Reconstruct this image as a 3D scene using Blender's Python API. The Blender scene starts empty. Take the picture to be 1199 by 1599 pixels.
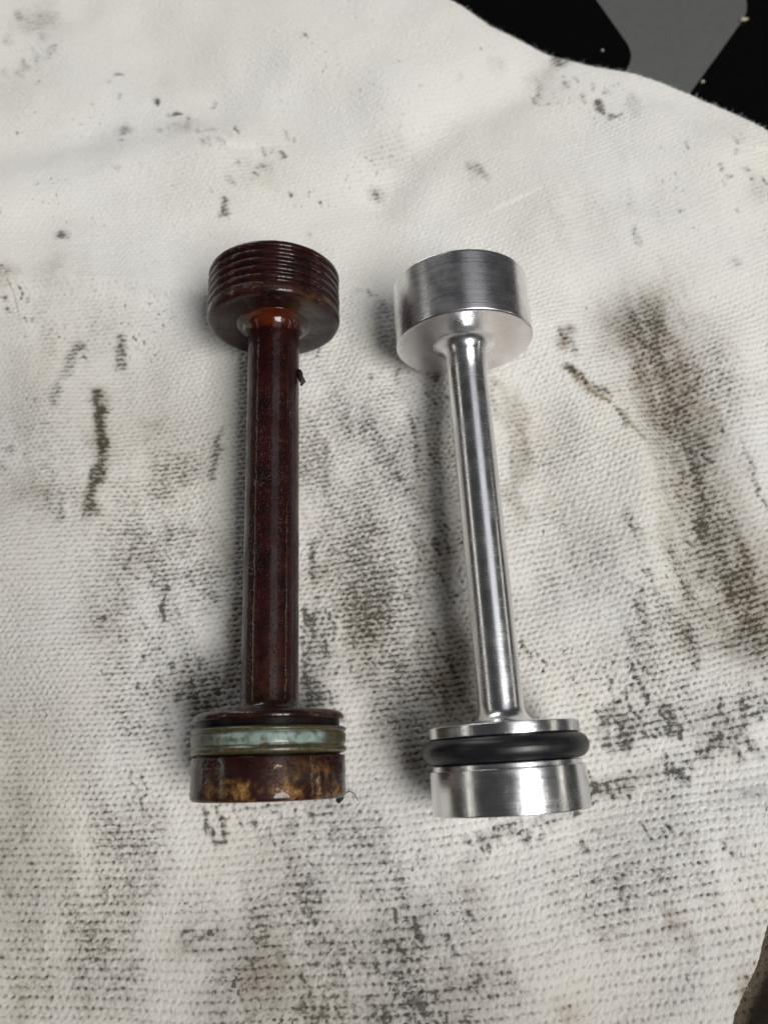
import bpy, math, random
import numpy as np
from mathutils import Matrix, Vector

random.seed(7)
rng = np.random.default_rng(7)
MM = 0.001
SC = bpy.context.scene
COL = SC.collection

# ------------------------------------------------------------------ camera
TILT = math.radians(17.0)
CAM_H = 144.5                      # mm above the rag
FPX = 1295.0                       # focal length in pixels of the 1199 x 1599 photograph
cd = bpy.data.cameras.new("camera")
cam = bpy.data.objects.new("camera", cd)
COL.objects.link(cam)
cam.location = (0, 0, CAM_H * MM)
cam.rotation_euler = (TILT, 0, 0)
cd.sensor_fit = 'VERTICAL'
cd.sensor_height = 24.0
cd.lens = 24.0 * FPX / 1599.0
cd.clip_start = 0.005
cd.clip_end = 20.0
cd.dof.use_dof = True
cd.dof.focus_distance = 0.1335
cd.dof.aperture_fstop = 11.5
SC.camera = cam

# ------------------------------------------------------------------ world, lamps, exposure
w = bpy.data.worlds.new("World")
SC.world = w
w.use_nodes = True
w.node_tree.nodes["Background"].inputs[0].default_value = (0.95, 0.95, 1.0, 1)
w.node_tree.nodes["Background"].inputs[1].default_value = 0.035
SC.view_settings.view_transform = 'Standard'
SC.view_settings.look = 'None'
SC.view_settings.exposure = 0.0
SC.view_settings.gamma = 1.0


def lamp(name, loc, size_x, size_y, power, color):
    ld = bpy.data.lights.new(name, 'AREA')
    ld.shape = 'RECTANGLE'
    ld.size, ld.size_y = size_x, size_y
    ld.energy = power
    ld.color = color
    o = bpy.data.objects.new(name, ld)
    COL.objects.link(o)
    o.location = loc
    d = Vector((0.0, 0.05, 0.0)) - Vector(loc)
    z = -d.normalized()
    x = Vector((0, 1, 0)).cross(z).normalized()
    y = z.cross(x)
    o.rotation_euler = Matrix((x, y, z)).transposed().to_euler()
    return o


lamp("ceiling_lamp", (0.50, -0.40, 1.08), 0.46, 0.72, 14.9, (1.0, 0.985, 0.955))
lamp("far_ceiling_lamp", (0.36, 0.36, 1.10), 0.60, 0.66, 0.90, (0.93, 0.95, 1.0))
lamp("tube_lamp", (-1.15, 0.10, 0.52), 0.10, 1.2, 0.8, (1.0, 0.97, 0.88))
lamp("side_tube_lamp", (1.25, 0.0, 0.40), 0.08, 1.0, 0.6, (1.0, 0.96, 0.85))
lamp("added_back_fill", (-0.42, 0.80, 0.21), 0.60, 0.10, 1.7, (1.0, 0.99, 0.975))  # added fill with no real lamp behind it, lifts the far end

# ------------------------------------------------------------------ helpers
CT, ST = math.cos(TILT), math.sin(TILT)


def at(px, py, h=0.0):
    """pixel of the photograph -> mm on the horizontal plane at height h mm"""
    u = (px - 599.5) / FPX
    v = (799.5 - py) / FPX
    dn = CT - v * ST
    k = (CAM_H - h) / dn
    return k * u, k * (ST + v * CT)


def link(name, me, mat=None, parent=None):
    o = bpy.data.objects.new(name, me)
    COL.objects.link(o)
    if mat:
        me.materials.append(mat)
    if parent:
        o.parent = parent
    return o


def tag(o, label=None, cat=None, group=None, kind=None):
    for k, v in (("label", label), ("category", cat), ("group", group), ("kind", kind)):
        if v:
            o[k] = v
    return o


def mesh_np(name, verts, quads=None, tris=None, smooth=True, sharp=None):
    me = bpy.data.meshes.new(name)
    verts = np.asarray(verts, dtype=np.float32)
    me.vertices.add(len(verts))
    me.vertices.foreach_set("co", verts.ravel())
    parts, starts, n = [], [], 0
    for f in (quads, tris):
        if f is not None and len(f):
            f = np.asarray(f, dtype=np.int32)
            parts.append(f.ravel())
            starts.append(n + np.arange(len(f)) * f.shape[1])
            n += f.size
    li = np.concatenate(parts)
    st = np.concatenate(starts).astype(np.int32)
    me.loops.add(len(li))
    me.loops.foreach_set("vertex_index", li)
    me.polygons.add(len(st))
    me.polygons.foreach_set("loop_start", st)
    me.update(calc_edges=True)
    me.validate()
    me.polygons.foreach_set("use_smooth", np.full(len(me.polygons), smooth))
    if sharp:
        me.set_sharp_from_angle(angle=math.radians(sharp))
    return me


def add_attr(me, name, arr):
    a = me.attributes.new(name, 'FLOAT', 'POINT')
    a.data.foreach_set("value", np.asarray(arr, dtype=np.float32).ravel())


def smooth(a, b, x):
    t = np.clip((x - a) / (b - a), 0, 1)
    return t * t * (3 - 2 * t)


_LAT = [np.random.default_rng(100 + i).random((256, 256)).astype(np.float32) for i in range(8)]


def vnoise(x, y, seed=0):
    """smooth value noise, 0..1, lattice pitch 1"""
    L = _LAT[seed % 8]
    ox, oy = (seed * 37.3) % 251, (seed * 91.7) % 241
    x = x + ox
    y = y + oy
    xi, yi = np.floor(x).astype(np.int64), np.floor(y).astype(np.int64)
    fx, fy = x - xi, y - yi
    fx = fx * fx * fx * (fx * (fx * 6 - 15) + 10)
    fy = fy * fy * fy * (fy * (fy * 6 - 15) + 10)
    a = L[xi & 255, yi & 255]
    b = L[(xi + 1) & 255, yi & 255]
    c = L[xi & 255, (yi + 1) & 255]
    d = L[(xi + 1) & 255, (yi + 1) & 255]
    return (a + (b - a) * fx) * (1 - fy) + (c + (d - c) * fx) * fy


def fbm(x, y, seed=0, octv=3):
    s, a, t = 0, 1.0, 0
    for i in range(octv):
        s = s + a * vnoise(x * 2 ** i, y * 2 ** i, seed + i)
        t += a
        a *= 0.5
    return s / t


# ------------------------------------------------------------------ node materials
class Mat:
    def __init__(self, name):
        self.m = bpy.data.materials.new(name)
        self.m.use_nodes = True
        self.nt = self.m.node_tree
        self.b = self.nt.nodes["Principled BSDF"]

    def n(self, typ, **kw):
        nd = self.nt.nodes.new(typ)
        for k, v in kw.items():
            if k in nd.inputs.keys():
                self.put(nd.inputs[k], v)
            else:
                setattr(nd, k, v)
        return nd

    def put(self, sock, v):
        if hasattr(v, "is_output") or isinstance(v, bpy.types.NodeSocket):
            self.nt.links.new(v, sock)
        else:
            sock.default_value = v

    def set(self, **kw):
        for k, v in kw.items():
            self.put(self.b.inputs[k.replace("_", " ")], v)

    def obj(self):
        return self.n('ShaderNodeTexCoord').outputs['Object']

    def scaled(self, vec, s):
        nd = self.n('ShaderNodeMapping')
        self.put(nd.inputs['Vector'], vec)
        nd.inputs['Scale'].default_value = s
        return nd.outputs[0]

    def noise(self, vec, scale, detail=3.0, rough=0.55):
        nd = self.n('ShaderNodeTexNoise')
        self.put(nd.inputs['Vector'], vec)
        nd.inputs['Scale'].default_value = scale
        nd.inputs['Detail'].default_value = detail
        nd.inputs['Roughness'].default_value = rough
        return nd.outputs[0]

    def ramp(self, fac, stops):
        nd = self.n('ShaderNodeValToRGB')
        self.put(nd.inputs[0], fac)
        cr = nd.color_ramp
        while len(cr.elements) < len(stops):
            cr.elements.new(0.5)
        for e, (p, c) in zip(cr.elements, stops):
            e.position = p
            e.color = c if len(c) == 4 else (*c, 1)
        return nd.outputs[0]

    def mix(self, fac, a, b, blend='MIX'):
        nd = self.n('ShaderNodeMix', data_type='RGBA', blend_type=blend)
        self.put(nd.inputs[0], fac)
        self.put(nd.inputs[6], a)
        self.put(nd.inputs[7], b)
        return nd.outputs[2]

    def math(self, op, a, b=0.0, clamp=False):
        nd = self.n('ShaderNodeMath', operation=op, use_clamp=clamp)
        self.put(nd.inputs[0], a)
        self.put(nd.inputs[1], b)
        return nd.outputs[0]

    def maprange(self, v, a, b, c, d):
        nd = self.n('ShaderNodeMapRange')
        self.put(nd.inputs[0], v)
        for i, x in enumerate((a, b, c, d)):
            nd.inputs[1 + i].default_value = x
        return nd.outputs[0]

    def bump(self, h, dist, strength=1.0, normal=None):
        nd = self.n('ShaderNodeBump')
        nd.inputs['Strength'].default_value = strength
        nd.inputs['Distance'].default_value = dist
        self.put(nd.inputs['Height'], h)
        if normal is not None:
            self.put(nd.inputs['Normal'], normal)
        return nd.outputs[0]

    def attr(self, name):
        return self.n('ShaderNodeAttribute', attribute_name=name).outputs['Fac']


def G(v):
    return (v, v, v, 1)


# ------------------------------------------------------------------ materials
def mat_metal(name, rough_lo, rough_hi, ring, base=(0.86, 0.86, 0.875)):
    m = Mat(name)
    o = m.obj()
    rings = m.noise(m.scaled(o, (60, 60, 9000)), 1.0, 4.0, 0.65)       # turned lathe marks round the axis
    coarse = m.noise(m.scaled(o, (25, 25, 2600)), 1.0, 2.0, 0.5)
    smear = m.noise(o, 260, 4.0, 0.6)
    scratch = m.noise(m.scaled(o, (4200, 4200, 160)), 1.0, 2.0, 0.5)
    r = m.maprange(m.math('ADD', m.math('MULTIPLY', smear, 0.6), m.math('MULTIPLY', rings, 0.4)), 0.35, 0.68, rough_lo, rough_hi)
    col = m.mix(m.maprange(smear, 0.45, 0.75, 0.0, 0.35), (*base, 1), (base[0] * 0.72, base[1] * 0.72, base[2] * 0.74, 1))
    h = m.math('ADD', m.math('ADD', rings, m.math('MULTIPLY', coarse, 1.2)), m.math('MULTIPLY', m.maprange(scratch, 0.66, 0.74, 0, 1), -0.5))
    m.set(Base_Color=col, Metallic=1.0, Roughness=r, Normal=m.bump(h, 0.00001 * ring, 1.0))
    return m.m


M_SHAFT = mat_metal("polished_aluminium", 0.17, 0.34, 1.0)
M_HEAD = mat_metal("turned_aluminium", 0.15, 0.32, 0.9)
M_HEAD_DULL = mat_metal("dull_turned_aluminium", 0.20, 0.36, 1.2, (0.84, 0.825, 0.84))


def mat_brown(name, gloss=0.14, fleck=1.0, grit=0.5, z_hi=1.0):
    m = Mat(name)
    o = m.obj()
    blot = m.noise(o, 330, 4.0, 0.6)
    fine = m.noise(o, 2600, 3.0, 0.6)
    am = m.attr("amber")
    gr = m.attr("dull")
    base = m.ramp(blot, [(0.30, (0.0065, 0.0013, 0.0012)), (0.50, (0.0165, 0.0016, 0.0012)), (0.70, (0.029, 0.0028, 0.0016))])
    amb = m.ramp(fine, [(0.3, (0.11, 0.030, 0.007)), (0.7, (0.50, 0.29, 0.10))])
    amf = m.math('MULTIPLY', am, m.maprange(m.noise(o, 480, 4.0, 0.6), 0.40, 0.52, 0.10, 1.0), clamp=True)
    col = m.mix(amf, base, amb)
    col = m.mix(m.math('MULTIPLY', gr, 0.55), col, (0.028, 0.023, 0.024, 1))
    # scuffs
    sc = m.maprange(m.noise(m.scaled(o, (1600, 1600, 900)), 1.0, 3.0, 0.7), 0.68, 0.78, 0.0, 0.11 * fleck)
    col = m.mix(sc, col, (0.20, 0.16, 0.15, 1))
    speck = m.noise(o, 3600, 2.0, 0.6)
    big = m.noise(o, 900, 3.0, 0.6)
    sep = m.n('ShaderNodeSeparateXYZ')
    m.put(sep.inputs[0], o)
    grain = m.maprange(m.math('ADD', sep.outputs[2], m.math('MULTIPLY', m.noise(o, 120, 2.0, 0.5), 0.03)), z_hi + 0.03, z_hi - 0.02, 0.15, 1.0)   # grittier towards the foot
    dots = m.math('MULTIPLY', m.maprange(speck, 0.58, 0.68, 0.0, 1.0), grain)
    patch = m.maprange(m.noise(o, 190, 3.0, 0.6), 0.42, 0.58, 0.55, 1.0)
    h = m.math('ADD', m.math('MULTIPLY', dots, grit), m.math('MULTIPLY', big, 0.22))
    nrm = m.bump(h, 0.00016, 0.9)
    wet = m.math('MULTIPLY', patch, 0.8, clamp=True)
    m.set(Base_Color=col, Roughness=m.maprange(blot, 0.3, 0.7, 0.34, 0.5), Specular_IOR_Level=0.12, Coat_Weight=wet,
          Coat_Roughness=gloss, Normal=nrm)
    m.put(m.b.inputs['Coat Normal'], nrm)
    return m.m


def mat_collar():
    m = Mat("wet_amber_varnish")
    o = m.obj()
    a = m.math('MULTIPLY', m.attr("amber"), m.maprange(m.noise(o, 420, 3.0, 0.5), 0.3, 0.6, 0.55, 1.1), clamp=True)
    col = m.mix(a, (0.008, 0.0016, 0.0013, 1), (0.080, 0.0125, 0.0025, 1))
    m.set(Base_Color=col, Roughness=0.22, Specular_IOR_Level=0.2, Coat_Weight=0.7, Coat_Roughness=0.04,
          Normal=m.bump(m.noise(o, 700, 3.0, 0.5), 0.00012, 0.8))
    return m.m


M_BROWN = mat_brown("brown_varnish", 0.07, 0.8, 1.0, 0.045)
M_COLLAR = mat_collar()
M_BROWN_ROUGH = mat_brown("gritty_brown_varnish", 0.06, 1.5, 0.9)


def mat_simple(name, col, rough, bump_scale=0, bump_d=0.0, var=0.0, coat=0.0):
    m = Mat(name)
    o = m.obj()
    n = m.noise(o, 700, 4.0, 0.6)
    dark = tuple(c * (1 - var) for c in col)
    m.set(Base_Color=m.ramp(n, [(0.3, dark), (0.7, col)]), Roughness=m.maprange(n, 0.3, 0.7, rough * 0.85, min(1, rough * 1.2)), Coat_Weight=coat)
    if bump_scale:
        m.set(Normal=m.bump(m.noise(o, bump_scale, 4.0, 0.6), bump_d, 0.7))
    return m.m


M_RUBBER = mat_simple("black_rubber", (0.011, 0.012, 0.014), 0.36, 1500, 0.00001, 0.3)
M_GROOVE = mat_simple("dark_oily_groove", (0.012, 0.010, 0.009), 0.35, 1500, 0.00002, 0.5)
M_GROOVE.node_tree.nodes["Principled BSDF"].inputs["Specular IOR Level"].default_value = 0.1
M_MARK = mat_simple("grey_print", (0.10, 0.104, 0.10), 0.55, 2200, 0.000004, 0.06)
M_TABLE = mat_simple("black_gloss_board", (0.0022, 0.0022, 0.0026), 0.13, 900, 0.0000015, 0.3)
M_TABLE.node_tree.nodes["Principled BSDF"].inputs["Specular IOR Level"].default_value = 0.3
M_CRUMB = mat_simple("pale_crumb", (0.50, 0.46, 0.36), 0.9, 1500, 0.00005, 0.3)
M_GRIT = mat_simple("black_grit", (0.012, 0.010, 0.009), 0.5, 1800, 0.00006, 0.4)
M_FIBRE = mat_simple("dark_fibre", (0.018, 0.017, 0.013), 0.7)
M_LINT = mat_simple("cotton_lint", (0.78, 0.77, 0.74), 1.0)


def mat_seal():
    m = Mat("weathered_seal")
    o = m.obj()
    n = m.noise(o, 700, 4.0, 0.65)
    f = m.noise(o, 2500, 3.0, 0.6)
    t = m.math('MULTIPLY', m.attr("teal"), m.maprange(n, 0.36, 0.50, 0.5, 0.95), clamp=True)
    olive = m.ramp(f, [(0.3, (0.018, 0.014, 0.006)), (0.7, (0.085, 0.072, 0.026))])
    teal = m.ramp(n, [(0.3, (0.10, 0.14, 0.10)), (0.5, (0.20, 0.27, 0.245)), (0.75, (0.26, 0.35, 0.34))])
    col = m.mix(t, olive, teal)
    col = m.mix(m.maprange(m.noise(o, 1700, 2.0, 0.6), 0.62, 0.72, 0.0, 0.8), col, (0.02, 0.017, 0.010, 1))
    nrm = m.bump(m.math('ADD', n, m.math('MULTIPLY', f, 0.5)), 0.00012, 0.8)
    m.set(Base_Color=col, Roughness=0.42, Coat_Weight=0.5, Coat_Roughness=0.12, Normal=nrm)
    return m.m


M_SEAL = mat_seal()


def mat_cloth():
    m = Mat("oily_cotton")
    o = m.obj()
    g = m.attr("grime_shade")
    t = m.attr("tan")
    fib = m.noise(o, 6500, 4.0, 0.65)
    low = m.noise(o, 28, 3.0, 0.5)
    white = m.ramp(low, [(0.35, (0.82, 0.80, 0.75)), (0.65, (0.82, 0.81, 0.79))])
    white = m.mix(m.maprange(fib, 0.3, 0.5, 0.25, 0.0), white, (0.60, 0.585, 0.55, 1))
    tan = m.mix(m.maprange(low, 0.4, 0.6, 0, 1), (0.31, 0.25, 0.165, 1), (0.28, 0.232, 0.175, 1))
    dark = m.mix(m.maprange(low, 0.4, 0.6, 0, 1), (0.042, 0.033, 0.020, 1), (0.030, 0.026, 0.021, 1))
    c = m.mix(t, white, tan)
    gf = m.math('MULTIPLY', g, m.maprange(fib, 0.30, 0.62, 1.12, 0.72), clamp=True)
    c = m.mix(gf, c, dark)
    m.set(Base_Color=c, Roughness=0.95, Specular_IOR_Level=0.15, Sheen_Weight=0.12, Sheen_Roughness=0.6,
          Normal=m.bump(fib, 0.00012, 0.75))
    return m.m


M_CLOTH = mat_cloth()

# ------------------------------------------------------------------ table top under the rag
TABLE_Z = -8.0


def slab(name, pts, z0, z1, mat, parent=None):
    n = len(pts)
    v = [(x * MM, y * MM, z0 * MM) for x, y in pts] + [(x * MM, y * MM, z1 * MM) for x, y in pts]
    me = bpy.data.meshes.new(name)
    f = [tuple(range(n, 2 * n)), tuple(reversed(range(n)))] + [(i, (i + 1) % n, n + (i + 1) % n, n + i) for i in range(n)]
    me.from_pydata(v, [], f)
    me.validate()
    return link(name, me, mat, parent)


table = slab("tabletop", [(-900, -600), (900, -600), (900, 1000), (-900, 1000)], TABLE_Z - 20, TABLE_Z, M_TABLE)
tag(table, kind="structure")


def rounded(poly, n=7):
    """(x, y, r) corners -> smooth outline"""
    out = []
    N = len(poly)
    for i, (x, y, r) in enumerate(poly):
        if r <= 0:
            out.append((x, y))
            continue
        p = Vector((x, y))
        a = Vector(poly[i - 1][:2]) - p
        b = Vector(poly[(i + 1) % N][:2]) - p
        A, B = p + a.normalized() * r, p + b.normalized() * r
        for k in range(n + 1):
            s = k / n
            q = A * (1 - s) ** 2 + p * 2 * s * (1 - s) + B * s * s
            out.append((q.x, q.y))
    return out


mark_px = [(800, -185, 0), (993, 88, 33), (880, 240, 0), (1005, 245, 0), (1173, 12, 36), (1060, -185, 0)]
mark_poly = rounded([(*at(x, y, TABLE_Z), r * 0.145) for x, y, r in mark_px], 10)
slab("printed_mark", mark_poly[::-1], TABLE_Z - 0.5, TABLE_Z + 0.03, M_MARK, table)

# ------------------------------------------------------------------ the rag
EDGE_TR = [(560, -80), (640, -32), (690, -1), (730, 24), (768, 52), (815, 74), (868, 96), (920, 111), (975, 123), (1030, 137),
           (1078, 151), (1118, 170), (1150, 188), (1175, 203), (1199, 219), (1240, 252), (1290, 300), (1350, 370)]


def polyline_dist(X, Y, pts):
    """signed distance (mm) to an open polyline, positive on its right-hand side seen along it; nearest point too"""
    best = np.full(X.shape, 1e9)
    sgn = np.zeros(X.shape)
    nx, ny = np.zeros(X.shape), np.zeros(X.shape)
    for (x0, y0), (x1, y1) in zip(pts[:-1], pts[1:]):
        dx, dy = x1 - x0, y1 - y0
        L2 = dx * dx + dy * dy
        t = np.clip(((X - x0) * dx + (Y - y0) * dy) / L2, 0, 1)
        cx, cy = x0 + t * dx, y0 + t * dy
        d = np.hypot(X - cx, Y - cy)
        k = d < best
        best = np.where(k, d, best)
        side = -np.sign(dx * (Y - y0) - dy * (X - x0))
        sgn = np.where(k, side, sgn)
        nx, ny = np.where(k, cx, nx), np.where(k, cy, ny)
    return best * np.where(sgn == 0, 1, sgn), nx, ny


def stroke_mask(X, Y, strokes, soft=1.0):
    """strokes: list of (pts px [...], half width px, strength) -> max mask"""
    out = np.zeros(X.shape, dtype=np.float32)
    for pts, wpx, s in strokes:
        P = [at(x, y) for x, y in pts]
        my = sum(p[1] for p in pts) / len(pts)
        dn = CT - ((799.5 - my) / FPX) * ST
        wm = wpx * (CAM_H / dn) / FPX
        x0, x1 = min(p[0] for p in P) - 3 * wm, max(p[0] for p in P) + 3 * wm
        y0, y1 = min(p[1] for p in P) - 3 * wm, max(p[1] for p in P) + 3 * wm
        k = np.nonzero((X > x0) & (X < x1) & (Y > y0) & (Y < y1))
        if not len(k[0]):
            continue
        xs, ys = X[k], Y[k]
        if len(P) == 1:
            d = np.hypot(xs - P[0][0], ys - P[0][1])
        else:
            d = np.full(xs.shape, 1e9)
            for (a, b), (c, e) in zip(P[:-1], P[1:]):
                dx, dy = c - a, e - b
                t = np.clip(((xs - a) * dx + (ys - b) * dy) / (dx * dx + dy * dy + 1e-9), 0, 1)
                d = np.minimum(d, np.hypot(xs - a - t * dx, ys - b - t * dy))
        v = s * np.exp(-(d / wm) ** 2 * soft)
        out[k] = np.maximum(out[k], v)
    return out


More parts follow.
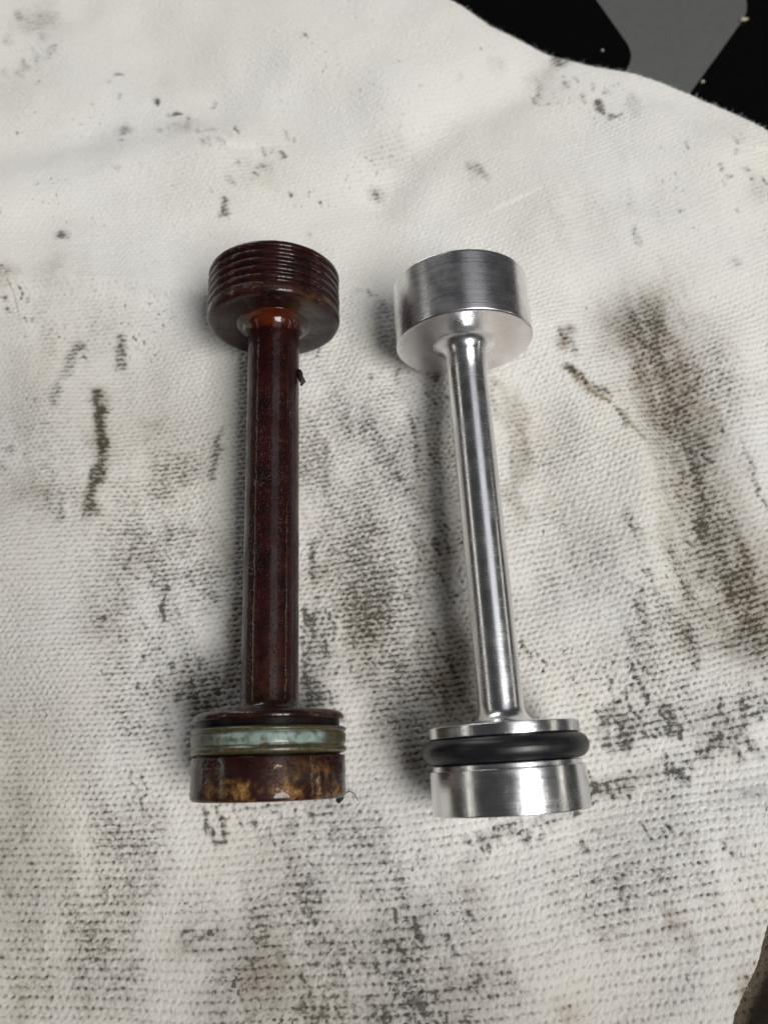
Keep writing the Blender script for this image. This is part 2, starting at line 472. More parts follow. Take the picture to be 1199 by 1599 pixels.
# dark oil and grime, where the photograph shows it, plus shade painted in by the bases (pixels of the photograph, half width, strength)
GRIME_SHADE = [
    ([(1010, 600), (1040, 760)], 30, .40), ([(1060, 880), (1090, 1000)], 40, .42), ([(1150, 900), (1199, 1010)], 50, .5),
    ([(1000, 500), (1050, 620), (1080, 740)], 48, .58), ([(1095, 790), (1140, 900), (1190, 1010)], 52, .66), ([(1020, 560), (1060, 640)], 22, .5), ([(400, 1505)], 60, .55), ([(600, 1590)], 60, .6), ([(520, 1480), (600, 1470)], 40, .48), ([(720, 1550)], 50, .45),
    ([(1000, 1130), (1120, 1110), (1199, 1080)], 36, .45), ([(330, 1075)], 60, .55), ([(505, 1000), (490, 1100)], 34, .48), ([(570, 930), (560, 1060)], 34, .46), ([(690, 1060)], 44, .5),  # blobs by both bases mix stain with painted contact shade
    ([(146, 605), (156, 655), (158, 700), (150, 750), (137, 802)], 9, 1.0), ([(148, 735), (140, 800)], 11, .95),
    ([(121, 542), (104, 585)], 12, .62), ([(94, 603), (88, 632)], 11, .55), ([(185, 525), (186, 566)], 8, .75),
    ([(97, 778), (95, 812)], 7, .65), ([(343, 668), (337, 700), (329, 745)], 8, .78), ([(10, 702)], 8, .6), ([(2, 725)], 6, .6), ([(68, 700)], 11, .45),
    ([(258, 916), (252, 938), (256, 962)], 5.5, 1.05), ([(198, 867), (194, 884)], 5, .75), ([(258, 990)], 4, .35), ([(246, 1058)], 5, .7), ([(252, 1108)], 5, .6),
    ([(278, 1045)], 6, .5), ([(315, 1058), (305, 1085)], 20, .80), ([(330, 1060)], 48, .52), ([(280, 1080)], 26, .45), ([(365, 1075)], 18, .5),  # stain deepened with painted shade above the brown base
    ([(318, 1262), (326, 1295), (337, 1318), (354, 1311)], 4.5, 1.0), ([(336, 1266), (351, 1306)], 4.5, .8), ([(366, 1262), (378, 1288)], 4, .6),
    ([(229, 1210), (224, 1278)], 4, .62), ([(213, 1205), (210, 1248)], 4, .5), ([(186, 1205)], 5, .5),
    ([(505, 690), (508, 762)], 8, .6), ([(484, 842), (485, 900)], 8, .72), ([(492, 968), (484, 1040), (480, 1090)], 12, .66), ([(514, 962), (519, 1000)], 6, .8),
    ([(557, 912), (563, 960), (563, 1010), (575, 1060)], 9, .66), ([(600, 880), (610, 970)], 6, .55), ([(520, 1030)], 30, .42), ([(545, 1000)], 20, .42), ([(500, 640)], 14, .3),
    ([(624, 735), (641, 772)], 4.5, .85), ([(638, 648), (648, 700), (657, 746)], 6, .58), ([(654, 642), (672, 690), (690, 722)], 5, .5), ([(617, 586), (625, 600)], 8, .7), ([(583, 588)], 6, .6), ([(545, 620)], 10, .45),
    ([(690, 898), (712, 940)], 6, .62), ([(712, 925), (728, 918)], 4, .7), ([(676, 985), (700, 1030), (722, 1070)], 7, .62), ([(700, 1050), (735, 1112)], 9, .5), ([(668, 762), (690, 845)], 8, .42), ([(640, 820), (660, 870)], 5, .5), ([(655, 830)], 5, .6), ([(760, 580)], 6, .4), ([(680, 592)], 8, .7),
    ([(815, 1000), (826, 1032)], 7, .75), ([(805, 960)], 8, .35), ([(800, 700), (812, 790)], 7, .35), ([(765, 595), (775, 650)], 7, .32),
    ([(872, 518), (882, 530), (895, 552)], 7, .8), ([(882, 578), (908, 598), (946, 622)], 5.5, .72), ([(960, 642), (972, 665)], 6, .7),
    ([(1064, 630), (1074, 690), (1090, 745), (1100, 830)], 11, .92), ([(1088, 812), (1096, 834)], 12, 1.05), ([(1000, 525), (1055, 600)], 50, .40), ([(1050, 600), (1080, 720), (1110, 830)], 50, .45),
    ([(1050, 545), (1058, 580)], 10, .6), ([(1110, 830), (1140, 900), (1180, 980)], 45, .58), ([(1120, 770), (1150, 830)], 14, .55), ([(1100, 690), (1110, 760)], 10, .5), ([(1150, 688), (1192, 795)], 5, .5), ([(1170, 750), (1185, 770)], 6, .5),
    ([(970, 805), (1002, 872)], 6, .6), ([(1040, 862), (1060, 900), (1080, 930)], 11, .68), ([(1080, 930), (1110, 965)], 12, .6), ([(1070, 970), (1080, 1040)], 12, .66), ([(1130, 900), (1190, 990)], 30, .6), ([(1190, 930)], 25, .6), ([(1110, 1000), (1199, 1020)], 20, .45),
    ([(976, 911)], 5, .75), ([(985, 918), (1000, 960), (1012, 1012)], 4, .4), ([(970, 985), (985, 1015)], 6, .55), ([(972, 1030), (995, 1070), (1011, 1102)], 5.5, .8), ([(975, 1080)], 7, .5),
    ([(955, 1112), (975, 1120), (972, 1158)], 15, .85), ([(985, 1130), (1050, 1105)], 18, .42), ([(1040, 1100), (1046, 1135), (1052, 1150)], 12, .92), ([(1000, 1135)], 22, .5), ([(1060, 1105), (1130, 1095), (1199, 1090)], 18, .40), ([(939, 1140)], 6, .75),
    ([(1150, 1140)], 14, 1.1), ([(1165, 1128)], 9, .9), ([(1125, 1150), (1105, 1175)], 14, .72), ([(1178, 1112), (1205, 1100)], 13, .95), ([(1192, 1060)], 9, .85), ([(1185, 1170)], 14, .65), ([(1150, 1185)], 16, .45),
    ([(922, 1230), (935, 1226)], 9, .98), ([(958, 1222), (980, 1214)], 9, .9), ([(1000, 1208), (1050, 1188), (1090, 1168)], 12, .42), ([(1062, 1205), (1068, 1215)], 11, 1.0), ([(1076, 1195)], 9, .9), ([(985, 1244)], 8, .8), ([(1058, 1245)], 6, .6), ([(920, 1208)], 6, .7), ([(1145, 1232), (1185, 1240)], 14, .42), ([(970, 1290)], 36, .28), ([(1000, 1320)], 26, .26),
    ([(748, 1305), (770, 1302), (798, 1290)], 13, .74), ([(716, 1352), (740, 1340)], 12, .55), ([(800, 1287), (850, 1282), (900, 1266)], 9, .48), ([(912, 1318)], 8, .85), ([(935, 1378)], 8, 1.08), ([(944, 1362), (960, 1345)], 6, .6), ([(918, 1386)], 3, .7),
    ([(1122, 1321)], 6, .75), ([(1137, 1330)], 6, .95), ([(1175, 1340)], 3, .8), ([(1066, 1525)], 3.5, .95), ([(848, 1425)], 4, .6), ([(774, 1365)], 3, .7), ([(885, 1575)], 4, .5),
    ([(500, 1478), (560, 1462), (640, 1440), (660, 1420)], 26, .46), ([(618, 1470), (632, 1490)], 14, .72), ([(646, 1425), (650, 1450), (668, 1480)], 5, 1.0), ([(700, 1468)], 6, .85), ([(518, 1478)], 9, .92), ([(585, 1502)], 5, .8), ([(560, 1468)], 6, .6),
    ([(525, 1500), (538, 1535), (545, 1560)], 11, .78), ([(478, 1560), (488, 1599)], 12, .82), ([(400, 1505)], 48, .45), ([(430, 1560)], 30, .4), ([(650, 1560), (700, 1545), (755, 1520)], 15, .74), ([(652, 1565), (668, 1580)], 9, .92), ([(590, 1605)], 44, .55), ([(700, 1595)], 30, .58), ([(330, 1570)], 40, .42), ([(350, 1590)], 22, .5), ([(285, 1466), (340, 1456)], 9, .60), ([(292, 1484), (350, 1480)], 11, .5), ([(560, 1560)], 30, .3), ([(10, 1405), (5, 1390)], 8, .5), ([(3, 1500)], 8, .7), ([(410, 1440)], 6, .55),
    ([(460, 1291)], 9, .85), ([(422, 1308)], 9, .65), ([(560, 1291)], 6, .8), ([(563, 1268)], 5, .6), ([(456, 1420)], 8, .7), ([(412, 1436)], 6, .6), ([(495, 1436)], 6, .5), ([(565, 1406)], 4, .85), ([(606, 1370)], 4, .75), ([(545, 1385)], 4, .5), ([(770, 1280)], 8, .5), ([(375, 1262), (540, 1258)], 8, .4), ([(345, 1200)], 6, .3), ([(725, 1420), (740, 1430)], 5, .6), ([(590, 1215)], 4, .7), ([(600, 1135)], 5, .5),
    ([(180, 102)], 5, .85), ([(165, 116)], 5, .45), ([(240, 142)], 3.5, .95), ([(271, 162)], 4.5, .95), ([(478, 73)], 3.5, .95), ([(450, 2)], 4, .7), ([(283, 192)], 20, .40), ([(272, 185)], 8, .5), ([(328, 205)], 8, .45), ([(190, 190)], 11, .55), ([(186, 214)], 3, .7), ([(183, 138)], 4, .6), ([(100, 372)], 8, .82), ([(186, 270)], 5, .4),
    ([(349, 312), (350, 332)], 5, .72), ([(410, 258)], 9, .6), ([(452, 296)], 4, .9), ([(461, 315)], 3, .6), ([(424, 235)], 3.5, .6), ([(588, 284)], 11, .60), ([(605, 225)], 32, .30), ([(40, 30), (80, 18)], 12, .34), ([(330, 146)], 4, .4), ([(480, 360)], 6, .35), ([(500, 385)], 16, .22),
    ([(931, 172), (936, 184)], 6.5, .98), ([(948, 192), (962, 190)], 4.5, .72), ([(985, 165), (985, 185)], 10, .34), ([(868, 96), (880, 102)], 7, .75), ([(845, 120)], 18, .26), ([(775, 105)], 14, .25), ([(732, 257), (755, 275)], 7, .45), ([(718, 130)], 6, .25),
    ([(1138, 256)], 4, .75), ([(1130, 232)], 4, .4), ([(1152, 282)], 4, .6), ([(1127, 291)], 4, .6), ([(1185, 292)], 4, .7), ([(1178, 312)], 22, .26), ([(1058, 340)], 4, .6), ([(1142, 415)], 8, .55), ([(985, 365), (993, 388)], 4, .4), ([(1140, 362)], 5, .3),
    ([(14, 428)], 6, .9), ([(24, 438)], 5, .75), ([(9, 466)], 5, .85), ([(4, 412)], 5, .5), ([(4, 345)], 6, .5), ([(6, 537)], 4, .5), ([(100, 430)], 7, .3), ([(70, 548)], 3, .5),
    ([(571, 450), (583, 462)], 5, .9), ([(597, 470), (605, 495)], 6, .5), ([(555, 455)], 9, .3),
    ([(210, 535), (222, 545)], 3, .35), ([(40, 770)], 28, .3), ([(220, 655)], 12, .25), ([(310, 805)], 5, .4), ([(330, 815)], 5, .4),
    ([(1060, 455)], 40, .18), ([(990, 500)], 30, .25), ([(1190, 600)], 20, .2),
    ([(690, 1085)], 50, .46), ([(650, 1180)], 26, .40), ([(640, 1110)], 20, .3), ([(600, 535)], 12, .3), ([(1192, 1570)], 22, .5),  # stain and painted shade beside the silver base and in the crease
]
_br = random.Random(21)
for path, spread, n, r0, r1, s0, s1 in (
        ([(940, 1130), (1050, 1112), (1130, 1122), (1205, 1100)], 26, 60, 3.5, 10, .55, 1.05),
        ([(925, 1230), (1000, 1205), (1070, 1190), (1115, 1165), (1165, 1140)], 12, 42, 3.5, 10, .6, 1.1),
        ([(480, 1500), (560, 1480), (660, 1450)], 36, 45, 3.5, 9, .5, .95), ([(470, 1585), (600, 1590), (740, 1545)], 28, 50, 4, 10, .5, 1.0),
        ([(1070, 650), (1100, 830), (1155, 930)], 26, 55, 3.5, 9, .5, 1.0), ([(495, 940), (495, 1095)], 26, 40, 3, 7, .5, .95), ([(570, 890), (565, 1060)], 26, 30, 3, 6, .45, .9),
        ([(340, 1060), (310, 1085)], 30, 34, 3, 9, .5, 1.0), ([(740, 1310), (830, 1288), (905, 1272)], 13, 26, 3.5, 8, .5, .95), ([(680, 620), (700, 900)], 36, 34, 2.5, 6, .4, .85),
        ([(940, 1300), (1010, 1330)], 36, 26, 3, 7, .35, .75), ([(200, 860), (240, 1100)], 50, 30, 2.5, 5, .4, .85), ([(380, 1290), (560, 1300)], 26, 26, 3, 7, .35, .85), ([(1000, 880), (1010, 1090)], 30, 26, 3, 6, .35, .8),
        ([(0, 420), (60, 560)], 40, 12, 2.5, 5, .35, .75), ([(250, 160), (450, 300)], 60, 20, 2, 4.5, .3, .75), ([(1100, 250), (1190, 320)], 40, 12, 2, 4, .3, .65), ([(800, 110), (980, 180)], 26, 12, 2.5, 5, .25, .55), ([(60, 20), (20, 120)], 40, 12, 3, 8, .25, .5)):
    for _ in range(n):
        k = _br.random() * (len(path) - 1)
        i0 = min(int(k), len(path) - 2)
        f0 = k - i0
        bx = path[i0][0] + (path[i0 + 1][0] - path[i0][0]) * f0 + _br.gauss(0, spread * .6)
        by = path[i0][1] + (path[i0 + 1][1] - path[i0][1]) * f0 + _br.gauss(0, spread * .6)
        L = _br.uniform(0, 14)
        GRIME_SHADE.append(([(bx, by), (bx + L * .35 + .1, by + L)], _br.uniform(r0, r1), _br.uniform(s0, s1)))
TANS = [
    ([(146, 605), (157, 660), (158, 700), (150, 750), (137, 800)], 12, .7),
    ([(880, 530)], 10, 1.2), ([(885, 580), (945, 622)], 7, 1.1), ([(965, 650), (985, 690)], 8, .8), ([(1000, 500), (1055, 630), (1100, 790)], 66, .8), ([(1120, 840), (1175, 970)], 60, .8), ([(1000, 660), (1030, 760), (1040, 860)], 22, .40), ([(1070, 1000)], 26, .6),
    ([(800, 620), (806, 700), (815, 800)], 16, .45), ([(765, 600), (800, 650)], 16, .4), ([(650, 680), (690, 900)], 24, .40), ([(700, 1000), (710, 1100)], 34, .75), ([(650, 1180)], 22, .5), ([(560, 980)], 40, .32), ([(500, 900)], 26, .36), ([(370, 940), (370, 1060)], 16, .9), ([(330, 1070)], 45, .6), ([(340, 860)], 30, .32), ([(200, 880)], 30, .35), ([(180, 960)], 40, .32), ([(50, 770)], 40, .32), ([(150, 690)], 12, .6), ([(230, 660)], 22, .22),  # brown beside the bases is part stain, part painted shade
    ([(1050, 1435)], 26, .5), ([(1010, 1452)], 18, .35), ([(870, 1585)], 26, .35), ([(420, 1500)], 55, .48), ([(440, 1335)], 40, .28), ([(745, 1380)], 22, .38), ([(20, 1590)], 30, .3), ([(60, 20)], 40, .32), ([(30, 130)], 60, .16), ([(100, 432)], 30, .25), ([(12, 440)], 24, .55), ([(870, 105)], 18, .3), ([(740, 262)], 16, .25), ([(1180, 310)], 26, .22), ([(300, 190)], 26, .18), ([(420, 275)], 26, .18), ([(590, 640)], 14, .3), ([(1140, 1160)], 40, .3), ([(1185, 1575)], 34, 1.5), ([(280, 1480)], 20, .35), ([(1040, 310)], 50, .10), ([(900, 330)], 60, .12), ([(950, 1230), (1010, 1215)], 14, .4),  # includes brown painted shade in the lower right crease
]


def build_rag():
    NX, NY = 960, 1120
    y0, y1 = -56.0, 178.0
    # rows get finer towards the camera
    t = np.linspace(0, 1, NY)
    yy = y0 + (y1 - y0) * (0.80 * t + 0.20 * t * t)
    s = np.linspace(-1, 1, NX)
    hw = 70 + (yy - y0) / (y1 - y0) * 44
    X = s[None, :] * hw[:, None]
    Y = np.repeat(yy[:, None], NX, axis=1)

    # --- outer edge at the top right
    edge = [at(x, y, -2.0) for x, y in EDGE_TR]
    edge = [(x, y) for x, y in edge]
    wob = 0.35 * (vnoise(X * 0.35, Y * 0.35, 5) - 0.5) + 0.18 * (vnoise(X * 1.3, Y * 1.3, 6) - 0.5)
    d, ex, ey = polyline_dist(X, Y, edge)          # positive = right-hand side walking along = lower left = rag
    inside = d + 0
    out = inside < 0
    X = np.where(out, ex + wob * 0.4, X)
    Y = np.where(out, ey + wob * 0.4, Y)
    de = np.clip(inside, 0, None)

    # --- large relief
    Z = 4.6 * (fbm(X / 42, Y / 42, 1, 2) - 0.5) + 3.4 * (fbm(X / 17, Y / 17, 3, 2) - 0.5)

    def ridge(pts, wid, h, one=None):
        P = [at(x, y) for x, y in pts]
        dd, _, _ = polyline_dist(X, Y, P)
        if one is None:
            return h * np.exp(-(dd / wid) ** 2)
        a = np.where(dd > 0, one, wid)
        return h * np.exp(-(dd / a) ** 2)

    # fold edge left of the brown piston; positive side of the walk = lower side
    Z += ridge([(-120, 440), (60, 442), (200, 440), (300, 452), (340, 470)], 14, 3.0, 2.4)
    Z += ridge([(-60, 250), (60, 225), (180, 175), (330, 160)], 6, -1.6)
    Z += ridge([(590, 300), (640, 225), (720, 175), (820, 140)], 6, -3.2)
    Z += ridge([(450, 40), (600, 90), (700, 60)], 14, 2.6)
    Z += ridge([(-40, 330), (80, 300), (200, 250), (330, 235)], 9, 2.2, 5)
    Z += ridge([(200, 40), (300, 120), (430, 170), (540, 180)], 8, -2.0)
    Z += ridge([(860, 300), (1000, 260), (1140, 250)], 9, 2.0, 6)
    Z += ridge([(40, 520), (70, 640), (60, 760), (10, 860)], 9, 2.0, 6)
    Z += ridge([(230, 560), (240, 700), (210, 840)], 7, -1.6)
    Z += ridge([(830, 640), (850, 760), (880, 900)], 7, -1.5)
    # the raised fold that runs down the right
    Z += ridge([(860, 520), (930, 590), (975, 660), (990, 760), (1000, 860), (1010, 960)], 7, 2.4, 14)
    Z += ridge([(1040, 640), (1060, 760), (1090, 900), (1130, 1000)], 5, -1.8)
    Z += ridge([(1130, 560), (1160, 680), (1199, 800), (1260, 900)], 7, 2.4)
    Z += ridge([(560, 590), (620, 640), (640, 720), (650, 820)], 5, 1.1)
    Z += ridge([(560, 480), (580, 560), (575, 640)], 5, 0.9)
    Z += ridge([(380, 600), (350, 700), (340, 820), (360, 1000)], 5, 0.6)
    Z += ridge([(700, 620), (690, 760), (710, 950)], 4, -1.0)
    Z += ridge([(60, 1000), (160, 1120), (170, 1240), (120, 1400)], 9, 1.3)
    Z += ridge([(250, 1400), (450, 1390), (640, 1330), (800, 1340)], 8, 1.0)
    Z += ridge([(880, 1000), (1000, 1060), (1120, 1060), (1199, 1030)], 6, 1.3)
    Z += ridge([(930, 1260), (1060, 1240), (1199, 1190)], 5, -1.2)
    Z += ridge([(800, 1480), (950, 1420), (1080, 1350), (1199, 1300)], 9, 1.2)
    # the rag lies flat where the pistons press on it
    for a, b in ((at(417, 1235, 12), at(417, 1150, 12)), (at(428, 432, 12), at(428, 505, 12)), (at(798, 1245, 12), at(790, 1150, 12)), (at(719, 440, 12), at(723, 528, 12))):
        vx, vy = b[0] - a[0], b[1] - a[1]
        tt = np.clip(((X - a[0]) * vx + (Y - a[1]) * vy) / (vx * vx + vy * vy), -0.1, 1.1)
        dd = np.hypot(X - a[0] - tt * vx, Y - a[1] - tt * vy)
        k = smooth(5, 15, dd)
        Z = Z * k + (1 - k) * 0.35
    # never up to the shafts
    Z = np.minimum(Z, 4.5)
    # crease at the lower right where the rag folds down and over
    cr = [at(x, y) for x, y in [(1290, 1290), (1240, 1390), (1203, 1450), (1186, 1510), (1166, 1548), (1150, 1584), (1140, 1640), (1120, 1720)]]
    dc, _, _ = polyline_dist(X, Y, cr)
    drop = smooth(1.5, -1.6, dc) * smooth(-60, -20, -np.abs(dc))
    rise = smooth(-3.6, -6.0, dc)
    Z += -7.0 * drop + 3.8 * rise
    # rolled edge at the top right
    r = 2.4
    roll = np.where(de < r, np.sqrt(np.clip(1 - (1 - de / r) ** 2, 0, 1)), 1.0)
    Z = (Z - TABLE_Z) * roll + TABLE_Z - 0.2 * (1 - roll)

    # --- weave
    wx = 2.2 * (fbm(X / 26, Y / 26, 4, 2) - 0.5)
    wy = 2.6 * (fbm(X / 30, Y / 30, 2, 2) - 0.5)
    jx = 0.34 * (vnoise(X / 1.3, Y / 1.3, 6) - 0.5)
    jy = 0.30 * (vnoise(X / 1.1, Y / 1.1, 7) - 0.5)
    ang = 0.115
    U = X * math.cos(ang) + Y * math.sin(ang) + wx + jx
    V = Y - (0.135 * X + 0.0010 * X * X) + wy + jy
    q = 1.20
    V = V + 0.05 * np.sin(2 * math.pi * U / q) + 0.10 * (vnoise(X / 0.7, Y / 0.7, 1) - 0.5)
    # the fabric is stretched wider towards the camera
    ys = np.linspace(-80, 200, 1200)
    pl = 0.99 + 0.52 * smooth(18, -34, ys)
    ph_ = np.concatenate([[0], np.cumsum(np.diff(ys) / pl[:-1])])
    rr = np.interp(V * (1 - 0.0016 * X), ys, ph_)
    p = np.interp(V, ys, pl)
    j = np.round(rr)
    dv = np.abs(rr - j) * p
    sU = U / q + 0.5 * np.mod(j, 2)
    i = np.round(sU)
    du = np.abs(sU - i) * q
    hsh = _LAT[2][(i.astype(np.int64) * 7) & 255, (j.astype(np.int64) * 13) & 255]
    strength = 0.62 + 0.38 * smooth(0.36, 0.60, fbm(X / 19, Y / 19, 5, 2))
    strength *= 1 - 0.45 * smooth(85, 135, Y + 0.35 * np.abs(X))        # the pile is fluffier at the far end
    vn = 0.40 + 0.60 * smooth(0.25, 0.75, vnoise(X / 0.8, Y / 0.8, 3))
    pit0 = np.exp(-(dv / 0.22) ** 2 - (du / 0.23) ** 2) * (0.50 + 0.7 * hsh)
    val0 = np.exp(-(dv / 0.15) ** 2) * vn * (1 - 0.45 * smooth(10, -20, Y))
    yarn = 0.5 + 0.5 * np.cos(2 * math.pi * (sU + 0.5)) * np.cos(2 * math.pi * rr)
    fuzz = vnoise(X / 0.31, Y / 0.31, 1) - 0.5
    fuzz2 = vnoise(X / 0.62, Y / 0.50, 0) - 0.5
    Z += roll * (strength * (-0.46 * pit0 - 0.25 * val0 + 0.04 * yarn) + (0.10 + 0.16 * strength) * fuzz + 0.11 * strength * fuzz2)

    # --- dirt and painted shade: dirt sits in the hollows of the weave and on the tops of some yarns
    marks = [(p_, w_ * 1.25 if p_[0][1] < 420 else w_, s_ * 1.2 if p_[0][1] < 420 else s_ * 1.15) for p_, w_, s_ in GRIME_SHADE]
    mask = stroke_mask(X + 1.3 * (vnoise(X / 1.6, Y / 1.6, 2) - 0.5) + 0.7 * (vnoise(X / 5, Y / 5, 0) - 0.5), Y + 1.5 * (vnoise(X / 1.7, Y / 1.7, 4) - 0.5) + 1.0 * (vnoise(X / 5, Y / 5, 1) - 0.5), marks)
    tan = stroke_mask(X + 4 * (vnoise(X / 5, Y / 5, 2) - 0.5), Y + 4 * (vnoise(X / 5, Y / 5, 4) - 0.5), TANS)
    # general soiling round the pistons and towards the camera, then broad painted shade
    soil = stroke_mask(X, Y, [([(560, 700), (600, 1100)], 130, .50), ([(250, 760), (280, 1100)], 130, .42), ([(450, 1450), (640, 1560)], 230, .46), ([(1050, 1000)], 200, .46), ([(850, 700), (880, 1000)], 90, .26), ([(560, 1330)], 170, .40), ([(60, 720)], 140, .34), ([(1000, 1340)], 190, .40), ([(720, 700), (760, 1000)], 60, .4), ([(120, 1400)], 260, .34), ([(1050, 600)], 120, .4), ([(120, 560)], 170, .22), ([(500, 560)], 120, .22), ([(950, 350)], 220, .14), ([(300, 220)], 260, .12)])
    painted_shade = stroke_mask(X, Y, [([(-60, 900), (-40, 1599)], 220, 1.2), ([(0, 1640), (700, 1680)], 300, 1.2), ([(700, 1660), (1199, 1560)], 180, .8), ([(20, 620), (300, 620)], 130, .7), ([(600, 1000)], 260, .5)]) * (0.5 + fbm(X / 12, Y / 12, 3, 2))  # broad dimness painted into the left and lower cloth colour
    soil *= 0.25 + 1.5 * fbm(X / 8, Y / 8, 6, 3)
    n1 = vnoise(X / 0.28, Y / 0.28, 3)
    n2 = vnoise(X / 0.70, Y / 0.42, 5)
    n3 = fbm(X / 2.6, Y / 2.6, 1, 2)
    sa = X * 0.97 + Y * 0.24
    sb = -X * 0.24 + Y * 0.97
    n3 = 0.45 * n3 + 0.55 * (0.5 + 1.25 * (fbm(sa / 1.3, sb / 6.5, 4, 2) - 0.5))       # wiped streaks
    soil = soil * (0.30 + 1.4 * fbm(sa / 3.2, sb / 14, 6, 2))
    sp = 0.45 * n1 + 0.55 * n2
    vv = np.clip(0.9 * pit0 + 0.8 * val0, 0, 1)
    hollow = np.clip(vv + 1.1 * (0.5 - sp) - 0.5 * fuzz2, 0, 1.2)
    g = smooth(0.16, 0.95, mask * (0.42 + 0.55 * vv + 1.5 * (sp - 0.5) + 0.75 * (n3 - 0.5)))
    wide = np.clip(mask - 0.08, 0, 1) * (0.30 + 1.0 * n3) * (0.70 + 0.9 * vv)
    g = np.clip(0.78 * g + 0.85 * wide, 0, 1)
    g2 = smooth(0.05, 1.05, soil * 1.7 * (0.34 + 0.62 * vv + 1.0 * (sp - 0.5))) * 0.85
    # loose black specks, in clusters
    n4 = vnoise(X / 0.50, Y / 0.50, 7)
    n5 = fbm(X / 9, Y / 9, 2, 2)
    g3 = smooth(0.94, 1.0, n4 * (0.74 + 0.36 * n5) + 0.10 * soil) * 0.85
    grime_shade = np.clip(np.maximum(np.maximum(g, g2), g3) + 0.05 * soil + 0.20 * pit0 * strength + 0.06 * val0 * strength + 0.13 * painted_shade, 0, 1)
    grime_shade = np.maximum(grime_shade, 0.93 * drop)  # shade of the crease painted dark into the cloth colour
    tan = np.clip(tan * (0.45 + 0.8 * n3 + 0.35 * (sp - 0.5)) + 0.26 * painted_shade + 0.42 * soil * (0.6 + 0.8 * (n3 - .2)), 0, 1) * 0.95 * (0.62 + 0.5 * vv + 0.5 * sp)

    tan = np.maximum(tan, drop)  # brown part of the painted crease shade
    verts = np.stack([X, Y, Z], -1).reshape(-1, 3) * MM
    idx = np.arange(NX * NY).reshape(NY, NX)
    q4 = np.stack([idx[:-1, :-1], idx[:-1, 1:], idx[1:, 1:], idx[1:, :-1]], -1).reshape(-1, 4)
    of = out.ravel()
    q4 = q4[~(of[q4].all(axis=1))]
    used = np.zeros(NX * NY, bool)
    used[q4.ravel()] = True
    remap = np.cumsum(used) - 1
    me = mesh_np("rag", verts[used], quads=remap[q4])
    add_attr(me, "grime_shade", grime_shade.ravel()[used])
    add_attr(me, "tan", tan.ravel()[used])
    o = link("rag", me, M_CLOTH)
    tag(o, "crumpled white cotton rag smeared with black and brown oil", "rag")

    # lint: short loose fibres standing out of the rag, most along its rolled edge
    Zf, Xf, Yf = Z, X, Y
    F, T = [], []
    nrng = np.random.default_rng(11)

    def hair(x, y, z, L, up, wd):
        a = nrng.random() * 6.283
        dx, dy = math.cos(a), math.sin(a)
        cx, cy = (nrng.random() - .5) * .8, (nrng.random() - .5) * .8
        base = len(F)
        for k in range(4):
            s_ = k / 3
            px_, py_ = x + L * s_ * dx + L * cx * s_ * s_, y + L * s_ * dy + L * cy * s_ * s_
            pz_ = z + up * L * math.sin(s_ * 2.2)
            ww = wd * (1 - 0.6 * s_)
            F.append((px_ - dy * ww, py_ + dx * ww, pz_))
            F.append((px_ + dy * ww, py_ - dx * ww, pz_))
        for k in range(3):
            b = base + 2 * k
            T.append((b, b + 1, b + 3, b + 2))

    near = np.argwhere((inside > 0.3) & (inside < 4.0) & (np.abs(X) < 110) & (Y > 60))
    pick = near[nrng.integers(0, len(near), 2600)]
    for a_, b_ in pick:
        hair(Xf[a_, b_], Yf[a_, b_], Zf[a_, b_], 0.3 + 0.7 * nrng.random(), 0.35, 0.014)
    allp = np.argwhere((inside > 4) & (dc > 0))
    pick = allp[nrng.integers(0, len(allp), 9000)]
    for a_, b_ in pick:
        hair(Xf[a_, b_], Yf[a_, b_], Zf[a_, b_], 0.5 + 1.0 * nrng.random(), 0.22, 0.016)
    me2 = mesh_np("lint", np.array(F) * MM, quads=np.array(T))
    l = link("lint", me2, M_LINT, o)
    l["kind"] = "stuff"
    return o


rag = build_rag()

# ------------------------------------------------------------------ turned parts


def profile(pts, step=0.35):
    """[(r, z, fillet)] -> dense outline with rounded corners"""
    P = [Vector((p[0], p[1])) for p in pts]
    out = []
    for i, p in enumerate(pts):
        r = p[2] if len(p) > 2 else 0
        if r <= 0 or i in (0, len(pts) - 1):
            out.append(P[i])
            continue
        a, b = P[i - 1] - P[i], P[i + 1] - P[i]
        ra, rb = min(r, a.length * 0.49), min(r, b.length * 0.49)
        A, B = P[i] + a.normalized() * ra, P[i] + b.normalized() * rb
        n = max(4, int(r / 0.12))
        for k in range(n + 1):
            s = k / n
            out.append(A * (1 - s) ** 2 + P[i] * 2 * s * (1 - s) + B * s * s)
    dense = [out[0]]
    for a, b in zip(out[:-1], out[1:]):
        n = max(1, int((b - a).length / step))
        for k in range(1, n + 1):
            dense.append(a.lerp(b, k / n))
    return np.array([(v.x, v.y) for v in dense])


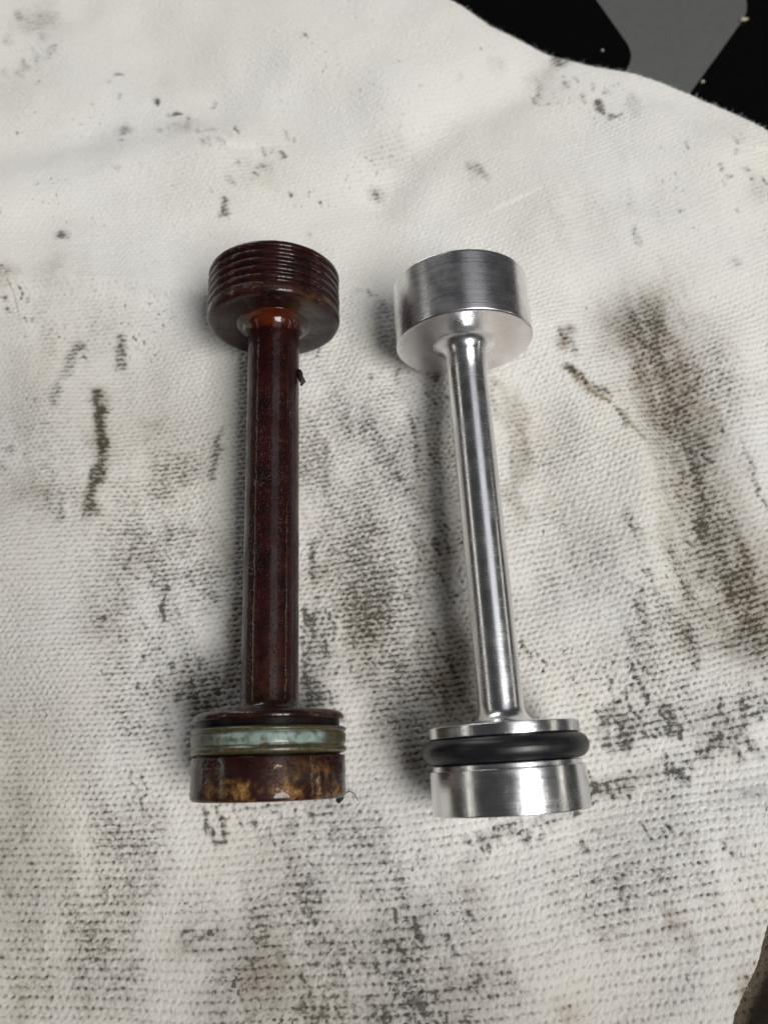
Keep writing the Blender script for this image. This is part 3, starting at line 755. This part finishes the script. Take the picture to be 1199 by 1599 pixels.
def lathe(name, pts, mat, parent, seg=168, attrs=None, wob=0.0, closed=False, step=0.35, sharp=38, seed=0):
    pr = pts if isinstance(pts, np.ndarray) else profile(pts, step)
    n = len(pr)
    ph = np.linspace(0, 2 * math.pi, seg, endpoint=False)
    R = np.repeat(pr[:, :1], seg, 1)
    Zc = np.repeat(pr[:, 1:], seg, 1)
    PH = np.repeat(ph[None, :], n, 0)
    if wob:
        R = R + wob * (2 * fbm(PH * 6 + np.cos(PH) * 3, Zc * 0.9, seed, 3) - 1) * smooth(0, 0.5, R) * np.sin(PH / 2) ** 0.4
    # angle 0 = up (away from the rag), grows to the right
    Xl, Yl = R * np.sin(PH), -R * np.cos(PH)
    v = np.stack([Xl, Yl, Zc], -1).reshape(-1, 3) * MM
    idx = np.arange(n * seg).reshape(n, seg)
    nx = np.roll(idx, -1, axis=1)
    q4 = np.stack([idx[:-1], nx[:-1], nx[1:], idx[1:]], -1).reshape(-1, 4)
    if closed:
        q4 = np.concatenate([q4, np.stack([idx[-1], nx[-1], nx[0], idx[0]], -1)])
    me = mesh_np(name, v, quads=q4, sharp=sharp)
    for an in ("amber", "dull", "teal"):
        f = (attrs or {}).get(an)
        if f:
            pa = np.where(PH > math.pi, PH - 2 * math.pi, PH)
            add_attr(me, an, f(pa, Zc, R))
    return link(name, me, mat, parent)


def piston_root(name, base, top, r):
    a = Vector((top[0] - base[0], top[1] - base[1], 0)).normalized()
    up = Vector((0, 0, 1))
    x = a.cross(up)
    y = -up
    o = bpy.data.objects.new(name, None)
    COL.objects.link(o)
    o.empty_display_size = 0.01
    o.matrix_world = Matrix.Translation(Vector((base[0], base[1], r)) * MM) @ Matrix((x, y, a)).transposed().to_4x4()
    return o


# ---- bright aluminium piston
sil = piston_root("piston", (19.15, -6.6), (13.6, 83.4), 12.0)
tag(sil, "shiny silver aluminium piston with a smooth head and a black rubber ring", "piston", "pistons lying on the rag")
lathe("base", [(0.01, 0.0), (11.72, 0.0, 0.08), (11.85, 0.14, 0.1), (11.85, 6.35, 0.14), (10.0, 6.36)], M_HEAD, sil)
lathe("groove", [(9.5, 6.0), (11.35, 6.12), (11.35, 7.05, 0.1), (8.2, 7.2, 0.1), (8.2, 11.3)], M_SHAFT, sil)
lathe("flange", [(7.5, 11.0), (11.5, 11.0, 0.12), (11.55, 12.65, 0.14), (11.0, 12.78, 0.1), (4.0, 12.8)], M_HEAD, sil)
th = np.linspace(-math.pi, math.pi, 120, endpoint=False)
seam = 0.07 * np.exp(-(th / 0.05) ** 2)
lathe("o_ring", np.stack([10.62 + (2.05 + seam) * np.cos(th), 9.08 + 1.93 * np.sin(th)], -1), M_RUBBER, sil, closed=True, sharp=None)
fl_lo = [(6.2 - 2.7 * math.sin(a), 12.76 + 2.7 * (1 - math.cos(a))) for a in np.linspace(0, math.pi / 2, 12)]
fl_hi = [(6.1 - 2.6 * math.cos(a), 75.75 + 2.6 * math.sin(a)) for a in np.linspace(0, math.pi / 2, 14)]
lathe("shaft", fl_lo + [(3.5, 45.0)] + fl_hi, M_SHAFT, sil, seg=120, sharp=60)
lathe("head", [(3.0, 78.30), (11.8, 78.30, 0.15), (12.1, 78.55, 0.15), (12.1, 89.75, 0.14), (11.8, 90.0, 0.1), (0.01, 90.0)], M_HEAD_DULL, sil)

# ---- old brown piston
br = piston_root("piston", (-17.4, -4.9), (-20.0, 85.4), 12.0)
tag(br, "old dark brown piston with a grooved head and a faded teal seal", "piston", "pistons lying on the rag")


def blot(lst):
    def f(pa, z, r):
        o = np.zeros(pa.shape)
        for a, zz, wa, wz, s in lst:
            pw = pa + 0.09 * (vnoise(pa * 9 + 40, z * 1.1, 2) - 0.5) * 3
            zw = z + 1.3 * (vnoise(pa * 11 + 40, z * 1.3, 3) - 0.5)
            o = np.maximum(o, s * np.exp(-((pw - a) / wa) ** 2 - ((zw - zz) / wz) ** 2))
        return np.clip(o, 0, 1)
    return f


R_ = math.radians
lathe("base", [(0.01, 0.0), (11.3, 0.0, 0.3), (11.7, 0.5, 0.4), (11.65, 6.2, 0.2), (9.0, 6.25)], M_BROWN_ROUGH, br, wob=0.10, seed=2, attrs={
    "amber": blot([(R_(-20), 1.3, .10, 1.0, 1.2), (R_(-8), 1.6, .07, 1.1, 1.1), (R_(18), 2.0, .13, 1.6, .75), (R_(46), 2.0, .09, 2.0, .95), (R_(66), 1.2, .12, 1.2, .9), (R_(-38), 1.6, .14, 1.8, .42), (R_(30), 4.6, .35, 1.4, .22), (R_(24), 0.6, .16, .8, .9), (R_(12), 4.4, .05, 1.6, .3)]),
    "dull": blot([(R_(35), 3.4, .22, 1.0, .7), (R_(0), 2.6, .18, 2.4, .45), (R_(-30), 3.6, .5, 1.3, .5), (R_(-75), 3, .3, 5, .7), (R_(78), 3, .2, 5, .6)])})
lathe("groove", [(9.6, 5.9), (10.9, 6.1), (10.9, 7.2, 0.1), (10.8, 9.0), (10.8, 12.0)], M_GROOVE, br)
lathe("seal_ring", [(9.4, 6.45), (11.6, 6.5, 0.5), (12.0, 7.15, 0.4), (11.5, 7.75, 0.15), (11.78, 7.95, 0.2), (11.8, 9.35, 0.2), (11.5, 9.55, 0.15), (11.95, 10.0, 0.4), (11.5, 10.45, 0.4), (9.3, 10.5)], M_SEAL, br, wob=0.07, seed=4, step=0.2, attrs={
    "teal": lambda pa, z, r: smooth(-.52, -.18, pa + .15 * np.sin(z * 5)) * smooth(.93, .80, pa) * smooth(7.65, 7.95, z + .25 * (vnoise(pa * 9 + 9, z, 1) - .5)) * smooth(9.75, 9.4, z) + 0.35 * smooth(-1.2, -.5, pa) * smooth(7.7, 8.0, z) * smooth(9.7, 9.4, z) * (pa < -.2)})
lathe("flange", [(8.8, 11.45), (11.4, 11.4, 0.25), (11.65, 12.0, 0.45), (11.0, 12.75, 0.5), (8.0, 12.95, 0.6), (5.6, 13.1), (4.0, 13.12)], M_BROWN, br, wob=0.06, seed=6, attrs={
    "amber": blot([(R_(55), 12.2, .3, 1, .18), (R_(-10), 12.2, .2, 1, .1)]), "dull": blot([(0, 12.8, .7, .5, .5)])})
fb_lo = [(6.0 - 1.5 * math.sin(a), 13.05 + 1.9 * (1 - math.cos(a))) for a in np.linspace(0, math.pi / 2, 10)]
lathe("shaft", fb_lo + [(4.5, 46.0), (4.5, 79.5)], M_BROWN, br, seg=120, wob=0.035, seed=1, sharp=60, attrs={
    "amber": lambda pa, z, r: 0.05 * smooth(30, 14, z) * np.exp(-(pa / .7) ** 2) + 0 * z,
    "dull": lambda pa, z, r: 0.25 * smooth(0.6, 1.3, np.abs(pa)) + 0.6 * np.exp(-((z - 50 - 0.4 * np.sin(pa * 3)) / .18) ** 2) * (np.abs(pa) < .8)})
cl = [(4.47 + 1.5 * (1 - math.cos(a)), 77.2 + 2.75 * math.sin(a)) for a in np.linspace(0, math.pi / 2, 14)]
lathe("collar", [(4.40, 76.9)] + cl + [(6.6, 80.22), (6.6, 80.9)], M_COLLAR, br, seg=120, wob=0.10, seed=3, sharp=None, attrs={
    "amber": lambda pa, z, r: np.exp(-(pa / 1.0) ** 2) * smooth(77.4, 78.6, z)})
hp = [(4.0, 80.3), (9.0, 80.15, 0.5), (11.0, 80.0, 0.8), (11.75, 80.7, 0.7), (11.75, 81.9, 0.2)]
zg = 82.1
for k in range(5):
    hp += [(11.75, zg, 0.12), (11.22, zg + 0.36, 0.2), (11.22, zg + 0.60, 0.2), (11.75, zg + 0.96, 0.25)]
    zg += 1.53
hp += [(11.75, 89.9, 0.3), (11.3, 90.3, 0.25), (0.01, 90.3)]
lathe("grooved_head", hp, M_BROWN_ROUGH, br, wob=0.09, seed=5, step=0.25, attrs={
    "amber": lambda pa, z, r: 0.14 * np.exp(-((pa - .75) / .3) ** 2) * smooth(81.5, 80.4, z) + 0.16 * smooth(89.6, 90, z) + 0.06 * np.exp(-((z - 81.2) / .5) ** 2),
    "dull": lambda pa, z, r: 0.45 * smooth(0.5, 1.2, np.abs(pa)) * smooth(81.8, 80.6, z) + 0.3 * smooth(.7, 1.3, np.abs(pa))})


def lump(name, pts_r, mat, parent=None, nseg=9, jag=0.35, seed=1):
    """a closed irregular tube through (x, y, z, r) points, in mm"""
    r2 = np.random.default_rng(seed)
    rings = []
    P = [Vector(p[:3]) for p in pts_r]
    for i, p in enumerate(P):
        t = (P[min(i + 1, len(P) - 1)] - P[max(i - 1, 0)]).normalized()
        u = t.cross(Vector((0.13, 0.21, 1))).normalized()
        v_ = t.cross(u)
        ring = []
        for k in range(nseg):
            a = 2 * math.pi * k / nseg
            rr = pts_r[i][3] * (1 + jag * (r2.random() - 0.5) * 2)
            ring.append(p + (u * math.cos(a) + v_ * math.sin(a)) * rr)
        rings.append(ring)
    V = [v for ring in rings for v in ring]
    n = len(rings)
    q4 = [(i * nseg + k, i * nseg + (k + 1) % nseg, (i + 1) * nseg + (k + 1) % nseg, (i + 1) * nseg + k) for i in range(n - 1) for k in range(nseg)]
    V += [P[0], P[-1]]
    a, b = len(V) - 2, len(V) - 1
    t3 = [(a, (k + 1) % nseg, k) for k in range(nseg)] + [(b, (n - 1) * nseg + k, (n - 1) * nseg + (k + 1) % nseg) for k in range(nseg)]
    me = mesh_np(name, np.array([tuple(v) for v in V]) * MM, quads=q4, tris=t3)
    return link(name, me, mat, parent)


# black flake of grit stuck to the side of the brown shaft (in the piston's own axes)
lump("grit_flake", [(4.3, -1.0, 71.0, .25), (4.75, -1.2, 70.4, .5), (4.9, -1.2, 69.6, .45), (5.2, -1.1, 68.6, .55), (5.0, -1.2, 67.9, .2)], M_GRIT, br, seed=3)

# loose fibre beside the brown base
fx, fy = at(533, 1246, 1)
pts = []
for k, (dx, dy, dz, rr) in enumerate([(-.6, -.6, .4, .35), (0, 0, .9, .42), (.35, .45, 1.0, .22), (.9, .95, 1.5, .09), (1.6, 1.0, 1.9, .06), (2.2, .6, 1.8, .055), (2.6, 0.0, 1.4, .05), (2.75, -.5, .9, .04)]):
    pts.append((fx + dx, fy + dy, dz, rr))
f = lump("fibre", pts, M_FIBRE, None, nseg=6, jag=.25, seed=5)
tag(f, "curled black fibre caught at the bottom corner of the brown piston", "fibre")

# crumbs on the black table top
cx, cy = at(1160, 33, TABLE_Z)
c = lump("crumb", [(cx - 1.0, cy - .2, TABLE_Z + .3, .2), (cx - .4, cy, TABLE_Z + .45, .55), (cx + .3, cy + .1, TABLE_Z + .5, .45), (cx + 1.0, cy + .35, TABLE_Z + .35, .22)], M_CRUMB, None, seed=8)
tag(c, "elongated pale crumb lying at the corner of the grey printed mark", "crumb", "crumbs on the black tabletop")
for px_, py_, rr, lab in ((1096, 129, .42, "small round pale crumb on the black tabletop close to the rag edge"), (940, 80, .32, "faint tiny crumb on the black area between rag and grey mark")):
    cx, cy = at(px_, py_, TABLE_Z)
    c = lump("crumb", [(cx - rr, cy, TABLE_Z + .2, rr * .4), (cx, cy, TABLE_Z + .3, rr), (cx + rr, cy + .1, TABLE_Z + .2, rr * .4)], M_CRUMB, None, nseg=7, seed=int(px_))
    tag(c, lab, "crumb", "crumbs on the black tabletop")
